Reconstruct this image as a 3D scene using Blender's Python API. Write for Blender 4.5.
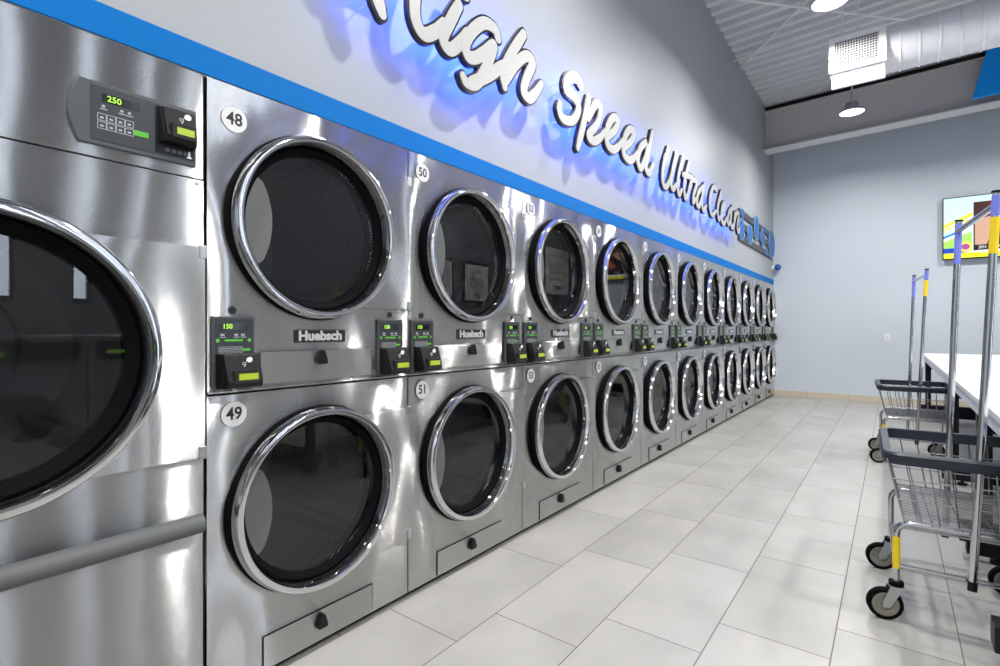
import bpy, bmesh, math, random
import numpy as np
from mathutils import Vector, Matrix
for o in list(bpy.data.objects): bpy.data.objects.remove(o)
sc = bpy.context.scene
C = sc.collection
PI = math.pi
# ------------------------------------------------------------ camera
F = 518.56; YAW = 0.648143; HY = 328.906; CX = 1.706; CH = 1.194
cd = bpy.data.cameras.new('camera'); cam = bpy.data.objects.new('camera', cd); C.objects.link(cam)
cam.location = (CX, 0, CH); cam.rotation_euler = (PI/2, 0, YAW)
cd.sensor_width = 36; cd.lens = F/1000*36; cd.shift_y = -(333-HY)/1000; cd.clip_start = .02
sc.camera = cam
# ------------------------------------------------------------ world and exposure
w = bpy.data.worlds.new('world'); sc.world = w; w.use_nodes = True
w.node_tree.nodes['Background'].inputs[0].default_value = (.78, .87, 1, 1)
w.node_tree.nodes['Background'].inputs[1].default_value = 9.0
sc.view_settings.view_transform = 'Standard'; sc.view_settings.look = 'None'
sc.view_settings.gamma = 1; sc.view_settings.use_curve_mapping = False
sc.view_settings.exposure = -0.1
LIGHT_W = 70
# ------------------------------------------------------------ pixel helpers (used to take real positions off the photo)
def ray(px, py):
    a = (px-500)/F; b = (HY-py)/F
    return (-math.sin(YAW)+a*math.cos(YAW), math.cos(YAW)+a*math.sin(YAW), b)
def on_x(px, py, X=0.):
    r = ray(px, py); t = (X-CX)/r[0]; return (X, r[1]*t, CH+r[2]*t)
def on_z(px, py, Z=0.):
    r = ray(px, py); t = (Z-CH)/r[2]; return (CX+r[0]*t, r[1]*t, Z)
def on_y(px, py, Y):
    r = ray(px, py); t = Y/r[1]; return (CX+r[0]*t, Y, CH+r[2]*t)
# ------------------------------------------------------------ materials
def srgb(r, g, b):
    f = lambda c: (c/255/12.92) if c/255 <= .04045 else ((c/255+.055)/1.055)**2.4
    return (f(r), f(g), f(b), 1)
def mat(name, col, rough=.5, metal=0., emit=0., **kw):
    m = bpy.data.materials.new(name); m.use_nodes = True
    b = m.node_tree.nodes['Principled BSDF']
    b.inputs['Base Color'].default_value = col; b.inputs['Roughness'].default_value = rough
    b.inputs['Metallic'].default_value = metal
    if emit: b.inputs['Emission Color'].default_value = col; b.inputs['Emission Strength'].default_value = emit
    for k, v in kw.items(): b.inputs[k.replace('_', ' ')].default_value = v
    return m
def nd(m, t, **kw):
    n = m.node_tree.nodes.new(t)
    for k, v in kw.items(): setattr(n, k, v)
    return n
def lk(m, a, b): m.node_tree.links.new(a, b)
def math_n(m, op, a, b=None, c=None):
    n = nd(m, 'ShaderNodeMath', operation=op)
    for i, v in enumerate((a, b, c)):
        if v is None: continue
        if isinstance(v, (int, float)): n.inputs[i].default_value = v
        else: lk(m, v, n.inputs[i])
    return n.outputs[0]
def pos_scaled(m, sx, sy, sz, obj=False):
    if obj: src = nd(m, 'ShaderNodeTexCoord').outputs['Object']
    else: src = nd(m, 'ShaderNodeNewGeometry').outputs['Position']
    mp = nd(m, 'ShaderNodeMapping'); mp.inputs['Scale'].default_value = (sx, sy, sz)
    lk(m, src, mp.inputs[0]); return mp.outputs[0]
def add_noise(m, vec, scale, lo, hi, target, detail=3):
    n = nd(m, 'ShaderNodeTexNoise'); n.inputs['Scale'].default_value = scale; n.inputs['Detail'].default_value = detail
    lk(m, vec, n.inputs['Vector'])
    r = nd(m, 'ShaderNodeMapRange'); r.inputs[3].default_value = lo; r.inputs[4].default_value = hi
    r.inputs[1].default_value = .3; r.inputs[2].default_value = .7
    lk(m, n.outputs[0], r.inputs[0])
    if target: lk(m, r.outputs[0], target)
    return r.outputs[0]

def steel(name, base=.5, rough=.15, wav=.0065, jit=.8):
    m = mat(name, (base, base, base*.985, 1), rough, 1.0)
    b = m.node_tree.nodes['Principled BSDF']
    b.inputs['Anisotropic'].default_value = 1.0
    tg = nd(m, 'ShaderNodeCombineXYZ'); tg.inputs[2].default_value = 1
    lk(m, tg.outputs[0], b.inputs['Tangent'])
    v = pos_scaled(m, 1, 1, .6)
    n1 = nd(m, 'ShaderNodeTexNoise'); n1.inputs['Scale'].default_value = 2.8; n1.inputs['Detail'].default_value = .6
    lk(m, v, n1.inputs['Vector'])
    bp = nd(m, 'ShaderNodeBump'); bp.inputs['Strength'].default_value = 1; bp.inputs['Distance'].default_value = wav*4
    lk(m, n1.outputs[0], bp.inputs['Height'])
    v2 = pos_scaled(m, 1, 1.2, 240)
    n2 = nd(m, 'ShaderNodeTexNoise'); n2.inputs['Scale'].default_value = 3; n2.inputs['Detail'].default_value = 4
    lk(m, v2, n2.inputs['Vector'])
    bp2 = nd(m, 'ShaderNodeBump'); bp2.inputs['Strength'].default_value = .004; bp2.inputs['Distance'].default_value = .0006
    lk(m, n2.outputs[0], bp2.inputs['Height']); lk(m, bp.outputs[0], bp2.inputs['Normal'])
    # micro scratches run along the row: they tip the surface only up and down
    pv = nd(m, 'ShaderNodeNewGeometry').outputs['Position']
    sc_ = nd(m, 'ShaderNodeVectorMath', operation='SCALE'); lk(m, pv, sc_.inputs[0]); sc_.inputs[3].default_value = 9137.
    wn = nd(m, 'ShaderNodeTexWhiteNoise', noise_dimensions='3D'); lk(m, sc_.outputs[0], wn.inputs['Vector'])
    sp = nd(m, 'ShaderNodeSeparateColor'); lk(m, wn.outputs['Color'], sp.inputs[0])
    j = math_n(m, 'SUBTRACT', math_n(m, 'ADD', sp.outputs[0], sp.outputs[1]), 1.0)
    j = math_n(m, 'MULTIPLY', j, jit)
    cz_ = nd(m, 'ShaderNodeCombineXYZ'); lk(m, j, cz_.inputs[2])
    ad = nd(m, 'ShaderNodeVectorMath', operation='ADD'); lk(m, bp2.outputs[0], ad.inputs[0]); lk(m, cz_.outputs[0], ad.inputs[1])
    nm = nd(m, 'ShaderNodeVectorMath', operation='NORMALIZE'); lk(m, ad.outputs[0], nm.inputs[0])
    lk(m, nm.outputs[0], b.inputs['Normal'])
    return m
M = {}
M['steel'] = steel('brushed_stainless')
M['steel_flat'] = steel('brushed_stainless_flat', .42, .13, .0012, .8)
M['steel_lint'] = steel('brushed_stainless_flap', .5, .15, .003)
M['chrome'] = mat('chrome', (.66, .66, .67, 1), .06, 1)
M['chrome_tube'] = mat('plated_tube', (.56, .57, .59, 1), .16, 1)
M['wire'] = mat('plated_wire', (.4, .41, .43, 1), .25, 1)
M['black'] = mat('black_plastic', (.006, .006, .007, 1), .4, Specular_IOR_Level=.25)
M['rubber'] = mat('black_rubber', (.004, .004, .005, 1), .6, Specular_IOR_Level=.04)
M['dark'] = mat('dark_cavity', (.01, .01, .01, 1), .8)
M['panel_grey'] = mat('panel_grey', srgb(70, 73, 76), .4)
M['panel_face'] = mat('panel_face', srgb(46, 49, 53), .3)
M['white'] = mat('white_paint', (.8, .8, .8, 1), .4)
M['decal_white'] = mat('decal_white', (.66, .66, .66, 1), .5)
M['ink'] = mat('black_ink', (.01, .01, .01, 1), .5)
M['silver_ink'] = mat('pale_print', srgb(170, 172, 175), .5)
M['seg'] = mat('green_segments', (.34, .72, .04, 1), .5, 0, .8)
M['seg_off'] = mat('display_glass', (.006, .008, .006, 1), .12)
M['lcd'] = mat('lcd_yellow_green', (.30, .40, .02, 1), .3, 0, .35)
M['green'] = mat('green_key', (.09, .42, .02, 1), .4, 0, .1)
M['rail'] = mat('grey_rubber_rail', srgb(90, 92, 94), .6)
M['blue'] = mat('blue_paint', srgb(0, 104, 178), .6, Specular_IOR_Level=.12)
M['blue_panel'] = mat('blue_panel', srgb(0, 150, 240), .5, Specular_IOR_Level=.3)
M['blue_bright'] = mat('blue_vinyl', srgb(10, 88, 165), .4)
M['oval_rim'] = mat('pale_blue_vinyl', srgb(110, 160, 200), .4)
M['logo_grey'] = mat('dark_grey_vinyl', srgb(62, 65, 70), .5)
M['navy'] = mat('navy_bumper', srgb(26, 35, 48), .4)
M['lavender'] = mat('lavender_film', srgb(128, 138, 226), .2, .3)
M['yellow'] = mat('yellow_sticker', srgb(238, 205, 10), .5)
M['table'] = mat('white_laminate', (.78, .78, .79, 1), .3)
M['table_edge'] = mat('pale_edge', srgb(205, 210, 222), .35)
M['wheel'] = mat('grey_wheel', srgb(126, 123, 114), .5)
M['zinc'] = mat('zinc', (.55, .56, .57, 1), .35, 1)
M['duct'] = mat('white_duct', srgb(222, 223, 226), .4)
M['beam'] = mat('grey_steel_beam', srgb(188, 186, 184), .6)
M['beam_light'] = mat('pale_beam_flange', srgb(215, 216, 217), .5)
M['lamp'] = mat('lamp_lens', (1, .98, .94, 1), .4, 0, 9)
M['lamp_body'] = mat('lamp_housing', srgb(150, 152, 155), .4, .3)
M['letter_face'] = mat('letter_face', (.44, .44, .435, 1), .4)
M['letter_side'] = mat('letter_return', (.012, .012, .02, 1), .25)
M['led'] = mat('blue_led', (.035, .10, 1, 1), .4, 0, 25)
M['back_plate'] = mat('drum_back', (.75, .75, .75, 1), .4, .3)
M['plate_grey'] = mat('handle_plate_grey', srgb(100, 100, 100), .4, .2)
# painted walls; left toned darker, back paler, to even out the lamp light
def paint(name, col, rough=.5):
    m = mat(name, col, rough); b = m.node_tree.nodes['Principled BSDF']
    v = pos_scaled(m, 1, 1, 1)
    n = nd(m, 'ShaderNodeTexNoise'); n.inputs['Scale'].default_value = 140; lk(m, v, n.inputs['Vector'])
    bp = nd(m, 'ShaderNodeBump'); bp.inputs['Strength'].default_value = .15; bp.inputs['Distance'].default_value = .001
    lk(m, n.outputs[0], bp.inputs['Height']); lk(m, bp.outputs[0], b.inputs['Normal']); b.inputs['Specular IOR Level'].default_value = .3
    return m
M['wall'] = paint('wall_paint_left', srgb(157, 161, 166), .5)
M['wall_back'] = paint('wall_paint_back', srgb(201, 209, 219), .5)
M['ceiling'] = paint('deck_paint', srgb(206, 206, 208), .5)
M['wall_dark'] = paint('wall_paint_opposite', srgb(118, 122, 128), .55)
# floor tiles: 0.383 x 0.787 m, stepped by a third from row to row
def floor_mat():
    m = mat('floor_tile', (.5, .5, .5, 1), .3); b = m.node_tree.nodes['Principled BSDF']
    sep = nd(m, 'ShaderNodeSeparateXYZ'); lk(m, nd(m, 'ShaderNodeNewGeometry').outputs['Position'], sep.inputs[0])
    u = math_n(m, 'DIVIDE', math_n(m, 'SUBTRACT', sep.outputs[0], .378), .383)
    k = math_n(m, 'FLOOR', u); fu = math_n(m, 'SUBTRACT', u, k)
    v = math_n(m, 'DIVIDE', math_n(m, 'SUBTRACT', math_n(m, 'SUBTRACT', sep.outputs[1], 1.725), math_n(m, 'MULTIPLY', k, .245)), .787)
    kv = math_n(m, 'FLOOR', v); fv = math_n(m, 'SUBTRACT', v, kv)
    du = math_n(m, 'MULTIPLY', math_n(m, 'MINIMUM', fu, math_n(m, 'SUBTRACT', 1, fu)), .383)
    dv = math_n(m, 'MULTIPLY', math_n(m, 'MINIMUM', fv, math_n(m, 'SUBTRACT', 1, fv)), .787)
    g = math_n(m, 'LESS_THAN', math_n(m, 'MINIMUM', du, dv), .0022)
    cmb = nd(m, 'ShaderNodeCombineXYZ'); lk(m, k, cmb.inputs[0]); lk(m, kv, cmb.inputs[1])
    wn = nd(m, 'ShaderNodeTexWhiteNoise', noise_dimensions='2D'); lk(m, cmb.outputs[0], wn.inputs['Vector'])
    pv = pos_scaled(m, 1, .55, 1)
    n1 = nd(m, 'ShaderNodeTexNoise'); n1.inputs['Scale'].default_value = 3.5; n1.inputs['Detail'].default_value = 6
    ad = nd(m, 'ShaderNodeVectorMath', operation='ADD'); lk(m, pv, ad.inputs[0])
    sc2 = nd(m, 'ShaderNodeVectorMath', operation='SCALE'); lk(m, cmb.outputs[0], sc2.inputs[0]); sc2.inputs[3].default_value = 7.3
    lk(m, sc2.outputs[0], ad.inputs[1]); lk(m, ad.outputs[0], n1.inputs['Vector'])
    f = math_n(m, 'ADD', math_n(m, 'MULTIPLY', n1.outputs[0], .8), math_n(m, 'MULTIPLY', wn.outputs[0], .2))
    cr = nd(m, 'ShaderNodeValToRGB'); lk(m, f, cr.inputs[0])
    cr.color_ramp.elements[0].position = .3; cr.color_ramp.elements[0].color = srgb(154, 152, 148)
    cr.color_ramp.elements[1].position = .72; cr.color_ramp.elements[1].color = srgb(176, 174, 170)
    mx = nd(m, 'ShaderNodeMix', data_type='RGBA'); lk(m, g, mx.inputs[0]); lk(m, cr.outputs[0], mx.inputs[6])
    mx.inputs[7].default_value = srgb(104, 102, 98); lk(m, mx.outputs[2], b.inputs['Base Color'])
    bp = nd(m, 'ShaderNodeBump', invert=True); bp.inputs['Distance'].default_value = .0015; bp.inputs['Strength'].default_value = .6
    lk(m, g, bp.inputs['Height']); lk(m, bp.outputs[0], b.inputs['Normal'])
    rr = math_n(m, 'ADD', math_n(m, 'MULTIPLY', g, .35), .34); lk(m, rr, b.inputs['Roughness'])
    return m
M['floor'] = floor_mat()
def base_tile():
    m = mat('skirting_tile', srgb(196, 186, 168), .4); b = m.node_tree.nodes['Principled BSDF']
    add = nd(m, 'ShaderNodeSeparateXYZ'); lk(m, nd(m, 'ShaderNodeNewGeometry').outputs['Position'], add.inputs[0])
    u = math_n(m, 'DIVIDE', math_n(m, 'ADD', add.outputs[0], .08), .6)
    fr = math_n(m, 'FRACT', u); g = math_n(m, 'LESS_THAN', fr, .008)
    mx = nd(m, 'ShaderNodeMix', data_type='RGBA'); lk(m, g, mx.inputs[0]); mx.inputs[6].default_value = srgb(200, 190, 172); mx.inputs[7].default_value = srgb(120, 112, 100)
    lk(m, mx.outputs[2], b.inputs['Base Color']); return m
M['base'] = base_tile()
def glass_mat(name, tint=.8, ior=1.5):
    m = bpy.data.materials.new(name); m.use_nodes = True; nt = m.node_tree; nt.nodes.clear()
    out = nd(m, 'ShaderNodeOutputMaterial'); mix = nd(m, 'ShaderNodeMixShader'); tr = nd(m, 'ShaderNodeBsdfTransparent'); gl = nd(m, 'ShaderNodeBsdfGlossy')
    tr.inputs[0].default_value = (tint, tint, tint*1.01, 1); gl.inputs['Roughness'].default_value = .01
    fr = nd(m, 'ShaderNodeFresnel'); fr.inputs[0].default_value = ior
    lk(m, fr.outputs[0], mix.inputs[0]); lk(m, tr.outputs[0], mix.inputs[1]); lk(m, gl.outputs[0], mix.inputs[2]); lk(m, mix.outputs[0], out.inputs[0])
    return m
M['glass'] = glass_mat('door_glass', .74, 1.65)
M['window_glass'] = glass_mat('window_glass', .95)
def drum_mat():
    m = mat('perforated_drum', (.3, .3, .3, 1), .2, .9); b = m.node_tree.nodes['Principled BSDF']
    tc = nd(m, 'ShaderNodeTexCoord'); mp = nd(m, 'ShaderNodeMapping'); mp.inputs['Rotation'].default_value = (0, 0, PI/4)
    lk(m, tc.outputs['UV'], mp.inputs[0])
    vo = nd(m, 'ShaderNodeTexVoronoi', voronoi_dimensions='2D'); vo.inputs['Scale'].default_value = 85; vo.inputs['Randomness'].default_value = 0
    lk(m, mp.outputs[0], vo.inputs['Vector'])
    g = math_n(m, 'LESS_THAN', vo.outputs['Distance'], .3)
    mx = nd(m, 'ShaderNodeMix', data_type='RGBA'); lk(m, g, mx.inputs[0]); mx.inputs[6].default_value = (.7, .7, .7, 1); mx.inputs[7].default_value = (.02, .02, .02, 1)
    lk(m, mx.outputs[2], b.inputs['Base Color'])
    lk(m, math_n(m, 'MULTIPLY', math_n(m, 'SUBTRACT', 1, g), .75), b.inputs['Metallic'])
    return m
M['drum'] = drum_mat()

# ------------------------------------------------------------ mesh builder
class MB:
    def __init__(s): s.v = []; s.f = []; s.uv = None
    def box(s, x0, x1, y0, y1, z0, z1):
        n = len(s.v)
        s.v += [(x, y, z) for z in (z0, z1) for y in (y0, y1) for x in (x0, x1)]
        s.f += [tuple(n+i for i in q) for q in ((0, 2, 3, 1), (4, 5, 7, 6), (0, 1, 5, 4), (2, 6, 7, 3), (0, 4, 6, 2), (1, 3, 7, 5))]
        return s
    def prism(s, poly, x0, x1):                 # poly in (y,z), counter-clockwise seen from +x
        n = len(s.v); k = len(poly)
        s.v += [(x0, a, b) for a, b in poly]+[(x1, a, b) for a, b in poly]
        s.f += [tuple(n+k+i for i in range(k)), tuple(n+i for i in reversed(range(k)))]
        s.f += [(n+i, n+(i+1) % k, n+k+(i+1) % k, n+k+i) for i in range(k)]
        return s
    def lathe(s, prof, cy, cz, n=64, close=False):   # prof: (r, x) about an axis along x
        b = len(s.v); k = len(prof)
        for i in range(n):
            a = 2*PI*i/n
            s.v += [(x, cy+r*math.cos(a), cz+r*math.sin(a)) for r, x in prof]
        rng = k if close else k-1
        for i in range(n):
            j = (i+1) % n
            for q in range(rng):
                q2 = (q+1) % k
                s.f.append((b+i*k+q, b+j*k+q, b+j*k+q2, b+i*k+q2))
        return s
    def disc(s, r, x, cy, cz, n=48):
        b = len(s.v)
        s.v += [(x, cy+r*math.cos(2*PI*i/n), cz+r*math.sin(2*PI*i/n)) for i in range(n)]
        s.f.append(tuple(range(b, b+n))); return s
    def tube(s, pts, r, n=10, cap=True, closed=False, flat=1.0):
        pts = [Vector(p) for p in pts]; k = len(pts); b = len(s.v)
        up = None
        for i, p in enumerate(pts):
            if closed: t = pts[(i+1) % k]-pts[i-1]
            else: t = pts[min(i+1, k-1)]-pts[max(i-1, 0)]
            t.normalize()
            if up is None:
                up = Vector((0, 0, 1)) if abs(t.z) < .9 else Vector((1, 0, 0))
            up = (up-t*up.dot(t)).normalized(); sd = t.cross(up)
            for j in range(n):
                a = 2*PI*j/n+PI/n
                s.v.append(tuple(p+up*(r*math.cos(a))+sd*(r*flat*math.sin(a))))
        for i in range(k if closed else k-1):
            i2 = (i+1) % k
            for j in range(n):
                j2 = (j+1) % n
                s.f.append((b+i*n+j, b+i*n+j2, b+i2*n+j2, b+i2*n+j))
        if cap and not closed:
            s.f.append(tuple(b+j for j in reversed(range(n)))); s.f.append(tuple(b+(k-1)*n+j for j in range(n)))
        return s
    def cyl(s, p0, p1, r, n=24): return s.tube([p0, p1], r, n)
    def data(s, name, m, smooth=False):
        me = bpy.data.meshes.new(name); me.from_pydata([tuple(v) for v in s.v], [], s.f); me.update()
        if smooth:
            for p in me.polygons: p.use_smooth = len(p.vertices) <= 4
        me.materials.append(m); return me
    def build(s, name, m, parent=None, smooth=False, loc=None, bevel=0):
        return link(name, s.data(name, m, smooth), parent, loc, bevel, smooth)
def link(name, me, parent=None, loc=None, bevel=0, smooth=False):
    o = bpy.data.objects.new(name, me); C.objects.link(o)
    if parent: o.parent = parent
    if loc: o.location = loc
    if bevel:
        b = o.modifiers.new('bevel', 'BEVEL'); b.width = bevel; b.segments = 2; b.limit_method = 'ANGLE'; b.angle_limit = math.radians(40)
    if smooth:
        me.set_sharp_from_angle(angle=math.radians(38))
    return o
def thing(name, label, cat, loc=(0, 0, 0), rz=0, group=None):
    o = bpy.data.objects.new(name, None); C.objects.link(o); o.location = loc; o.rotation_euler = (0, 0, rz)
    o.empty_display_size = .1; tag(o, label, cat, group); return o
def tag(o, label, cat, group=None):
    o['label'] = label; o['category'] = cat
    if group: o['group'] = group
    return o
def struct(o): o['kind'] = 'structure'; return o
def copy_tree(o, parent=None):
    c = o.copy(); C.objects.link(c); c.parent = parent
    for ch in list(o.children): copy_tree(ch, c)
    return c
def circle(r, cy, cz, n=48, a0=0, a1=2*PI):
    return [(cy+r*math.cos(a0+(a1-a0)*i/n), cz+r*math.sin(a0+(a1-a0)*i/n)) for i in range(n)]
def text_mesh(txt, size, m, x=0., cy=0., cz=0., depth=.0004, bold=0., sx=1., align='CENTER', shear=0.):
    cu = bpy.data.curves.new('t', 'FONT'); cu.body = txt; cu.size = size; cu.extrude = depth; cu.offset = bold
    cu.align_x = align; cu.align_y = 'CENTER'; cu.resolution_u = 3; cu.shear = shear
    o = bpy.data.objects.new('t', cu); me = bpy.data.meshes.new_from_object(o)
    bpy.data.objects.remove(o); bpy.data.curves.remove(cu)
    for v in me.vertices:
        a, b, c = v.co; v.co = (x+depth+c, cy+a*sx, cz+b)
    me.materials.clear(); me.materials.append(m); return me
def curve_mesh(loops, m, x0, x1):
    cu = bpy.data.curves.new('c', 'CURVE'); cu.dimensions = '2D'; cu.fill_mode = 'BOTH'; cu.extrude = (x1-x0)/2
    for lp in loops:
        sp = cu.splines.new('POLY'); sp.points.add(len(lp)-1); sp.use_cyclic_u = True
        for i, (a, b) in enumerate(lp): sp.points[i].co = (a, b, 0, 1)
    o = bpy.data.objects.new('c', cu); me = bpy.data.meshes.new_from_object(o)
    bpy.data.objects.remove(o); bpy.data.curves.remove(cu)
    for v in me.vertices:
        a, b, c = v.co; v.co = ((x0+x1)/2+c, a, b)
    me.materials.clear(); me.materials.append(m); return me

# ------------------------------------------------------------ room
YB = 10.43; XR = 4.1; YF = -4.0; ZC = 4.93; SL = .024
struct(MB().box(-.6, XR+.1, YF-.1, YB+.1, -.1, 0).build('floor', M['floor']))
# left wall: above the machines and in front of the near, unseen stretch
wl = MB().box(-.11, -.01, YF, YB, 1.985, 5.2); wl.box(-.11, -.01, YF, -.34, 0, 1.985)
struct(wl.build('wall_left', M['wall']))
struct(MB().box(-1.3, -1.25, -.4, YB, 0, 1.985).box(-1.3, -.11, -.42, -.35, 0, 1.985).box(-1.3, -.11, YF, YB, 2.0, 2.05).build('wall_service', M['dark']))
struct(MB().box(-1.3, XR+.1, YB, YB+.1, 0, 5.3).build('wall_back', M['wall_back']))
struct(MB().box(.0, XR, YB-.012, YB, 0, .1).build('baseboard_back', M['base']))
struct(MB().box(-.0098, -.004, -.34, YB, 1.99, 2.078).build('trim_1', M['blue']))
# right wall; two windows seen mirrored, the other strips added for steel streaks
WZ0, WZ1 = 1.42, 3.9
wr = MB()
ZL_ = lambda a: WZ0 if a < 2.1 else .3
wins = [(.86, 1.0), (1.38, 1.52), (1.83, 1.96), (2.27, 2.40), (2.72, 2.9), (4.85, 5.05), (5.75, 5.95), (8.0, 8.25)]
ys = [YF]+[a for p in wins for a in p]+[YB]
for i in range(0, len(ys)-1): 
    if i % 2 == 0: wr.box(XR, XR+.12, ys[i], ys[i+1], 0, 5.3)
    else: wr.box(XR, XR+.12, ys[i], ys[i+1], 0, ZL_(ys[i])).box(XR, XR+.12, ys[i], ys[i+1], WZ1, 5.3)
struct(wr.build('wall_right', M['wall_dark']))
for i, (a, b) in enumerate(wins):
    wn = struct(MB().box(XR+.03, XR+.09, a, a+.02, ZL_(a), WZ1).box(XR+.03, XR+.09, b-.02, b, ZL_(a), WZ1).box(XR+.03, XR+.09, a, b, ZL_(a), ZL_(a)+.05).box(XR+.03, XR+.09, a, b, WZ1-.05, WZ1).build('window_%d' % (i+1), M['black']))  # frames of the two mirrored windows and of the added streak strips
    MB().box(XR+.055, XR+.06, a+.02, b-.02, ZL_(a)+.05, WZ1-.05).build('window_pane', M['window_glass'], wn)
struct(MB().box(-1.3, XR+.1, YF-.1, YF, 0, 5.3).build('wall_front', M['wall_back']))
# corrugated roof deck
mb = MB(); pitch = .2; prof = []
y = YF
while y < YB:
    prof += [(y, 0), (y+.065, 0), (y+.09, .06), (y+.165, .06)]; y += pitch+.0
    prof[-1] = (prof[-1][0]+.01, .06)
prof.append((YB, 0))
n = len(prof)
mb.v = [(-.1, a, ZC+b-.1*SL) for a, b in prof]+[(XR+.1, a, ZC+b+(XR+.1)*SL) for a, b in prof]
mb.f = [(i, i+1, n+i+1, n+i) for i in range(n-1)]
dk = mb.build('ceiling', M['ceiling']); struct(dk)
so = dk.modifiers.new('solid', 'SOLIDIFY'); so.thickness = .01; so.offset = 1
# rafter beam near the back wall: flange, web, top gap
def sloped(x0, x1, y0, y1, z0, z1):
    m_ = MB().box(x0, x1, y0, y1, z0, z1); m_.v = [(a, b, c+a*SL) for a, b, c in m_.v]; return m_
bt = thing('roof_beam', 'long grey steel rafter beam under the roof deck in front of the back wall', 'beam', (0, 9.66, 4.17))
def rel(m_, o): 
    l = o.location; m_.v = [(a-l.x, b-l.y, c-l.z) for a, b, c in m_.v]; return m_
rel(sloped(-.008, XR, 9.655, 9.667, 4.18, 4.80), bt).build('web', M['beam'], bt)
rel(sloped(-.008, XR, 9.53, 9.80, 4.16, 4.18), bt).build('flange', M['beam_light'], bt)
rel(sloped(-.008, XR, 9.56, 9.77, 4.80, 4.82), bt).build('flange', M['beam'], bt)
struct(sloped(-.008, XR, 9.68, 9.70, 4.825, 4.925).build('trim_2', M['dark']))  # dark strip standing in for the shade between beam and deck
# blue hanging panel in front of the beam
pn = MB(); P4 = [(2.56, 4.30), (4.6, 4.35), (4.8, 5.06), (2.73, 5.01)]
pn.v = [(a, 9.40, b) for a, b in P4]+[(a, 9.47, b) for a, b in P4]
pn.f = [(0, 1, 2, 3), (7, 6, 5, 4), (0, 4, 5, 1), (1, 5, 6, 2), (2, 6, 7, 3), (3, 7, 4, 0)]
tag(pn.build('hanging_panel', M['blue_panel'], bevel=.006), 'bright blue slant-edged panel hung in front of the roof beam', 'panel')
# roof bracing rods
def rod(p, q, r, zz, label):
    a = Vector(on_z(*p, zz)); b = Vector(on_z(*q, zz)); d = (b-a)
    o = MB().tube([(0, 0, 0), tuple(d*1.0)], r, 8).build('bracing_rod', M['white'], None, True); o.location = a
    tag(o, label, 'rod', 'bracing rods under the roof deck')
rod((729, 79), (822, -14), .012, 4.86, 'thin rod slanting from the left wall up past the lamp at the top edge')
rod((715, -3), (905, 20), .012, 4.82, 'thin rod crossing the roof deck from the top edge to the white duct')
rod((726, 64), (925, -5), .008, 4.78, 'thinnest rod running under the roof deck behind the white air grille')

# ------------------------------------------------------------ high-bay lamps
def lamp(x, y, label, group=None, visible=True):
    ztop = ZC+x*SL-.01; z = 4.1
    t = thing('high_bay_lamp', label, 'lamp', (x, y, z), 0, group)
    MB().tube([(0, 0, .12), (0, 0, ztop-z)], .012, 8).build('stem', M['lamp_body'], t, True)
    b = MB(); b.lathe([(.03, .14), (.07, .13), (.085, .06), (.14, .03), (.158, .0), (.14, -.005)], 0, 0, 40)
    b.v = [(a2, b2, c2) for (c2, a2, b2) in b.v]
    b.build('housing', M['lamp_body'], t, True)
    l = MB(); k = 40; l.v = [(.138*math.cos(2*PI*i/k), .138*math.sin(2*PI*i/k), .002) for i in range(k)]; l.f = [tuple(reversed(range(k)))]
    l.build('lens', M['lamp'], t)
    ld = bpy.data.lights.new('lamp_light', 'AREA'); ld.shape = 'DISK'; ld.size = .17; ld.energy = LIGHT_W; ld.color = (1, .985, .95); ld.spread = math.radians(165)
    lo = bpy.data.objects.new('lamp_light', ld); C.objects.link(lo); lo.parent = t; lo.location = (0, 0, -.012)
    return t
for x, y, lb in [(1.26, 5.45, 'round high-bay lamp at the top edge, nearest of the two in view'),
                 (1.27, 8.4, 'round high-bay lamp hanging below the white air grille'),
                 (1.27, 2.5, 'round high-bay lamp over the aisle, overhead just outside the view'),
                 (1.27, -.5, 'round high-bay lamp over the aisle behind the viewer'),
                 (3.5, 8.4, 'round high-bay lamp beyond the tables near the back wall'),
                 (3.5, 5.45, 'round high-bay lamp above the white folding tables'),
                 (3.5, 2.5, 'round high-bay lamp above the opposite washers'),
                 (3.5, -.5, 'round high-bay lamp near the opposite windows'),
                 (1.27, -3., 'round high-bay lamp over the aisle by the front wall'),]:
    lamp(x, y, lb, 'round high-bay lamps')

# ------------------------------------------------------------ duct and register
YD = 6.25
dt = thing('air_duct', 'white spiral duct ending in a boxed air grille under the roof', 'duct', (1.63, YD, 3.93))
d = MB(); xs = 0
pr = []
x = .0
while x < 3.9:
    pr += [(.215, x), (.215, x+.125), (.223, x+.13), (.223, x+.14)]; x += .145
d.lathe([(0.001, 0)]+pr+[(.001, x)], .1, 0, 48)
d.build('duct_pipe', M['duct'], dt, True)
g = MB().box(-.42, .02, -.13, .12, -.24, .13)
g.build('plenum_box', M['duct'], dt, bevel=.004)
rg = MB(); gx0, gx1, gz0, gz1 = -.43, .03, -.2, .14
yf = -.15
for a, b, c, e in ((gx0, gx1, gz1-.045, gz1), (gx0, gx1, gz0, gz0+.045), (gx0, gx0+.05, gz0+.045, gz1-.045), (gx1-.06, gx1, gz0+.045, gz1-.045)): rg.box(a, b, yf-.012, yf+.02, c, e)
k = 0
xx = gx0+.06
while xx < gx1-.06: rg.box(xx, xx+.006, yf-.006, yf+.016, gz0+.04, gz1-.04); xx += .022
zz = gz0+.055
while zz < gz1-.045: rg.box(gx0+.04, gx1-.05, yf+.002, yf+.014, zz, zz+.005); zz += .024
rg.build('grille', M['white'], dt)
MB().box(gx0+.045, gx1-.055, yf+.018, yf+.0215, gz0+.04, gz1-.04).build('grille_opening', M['dark'], dt)
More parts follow.
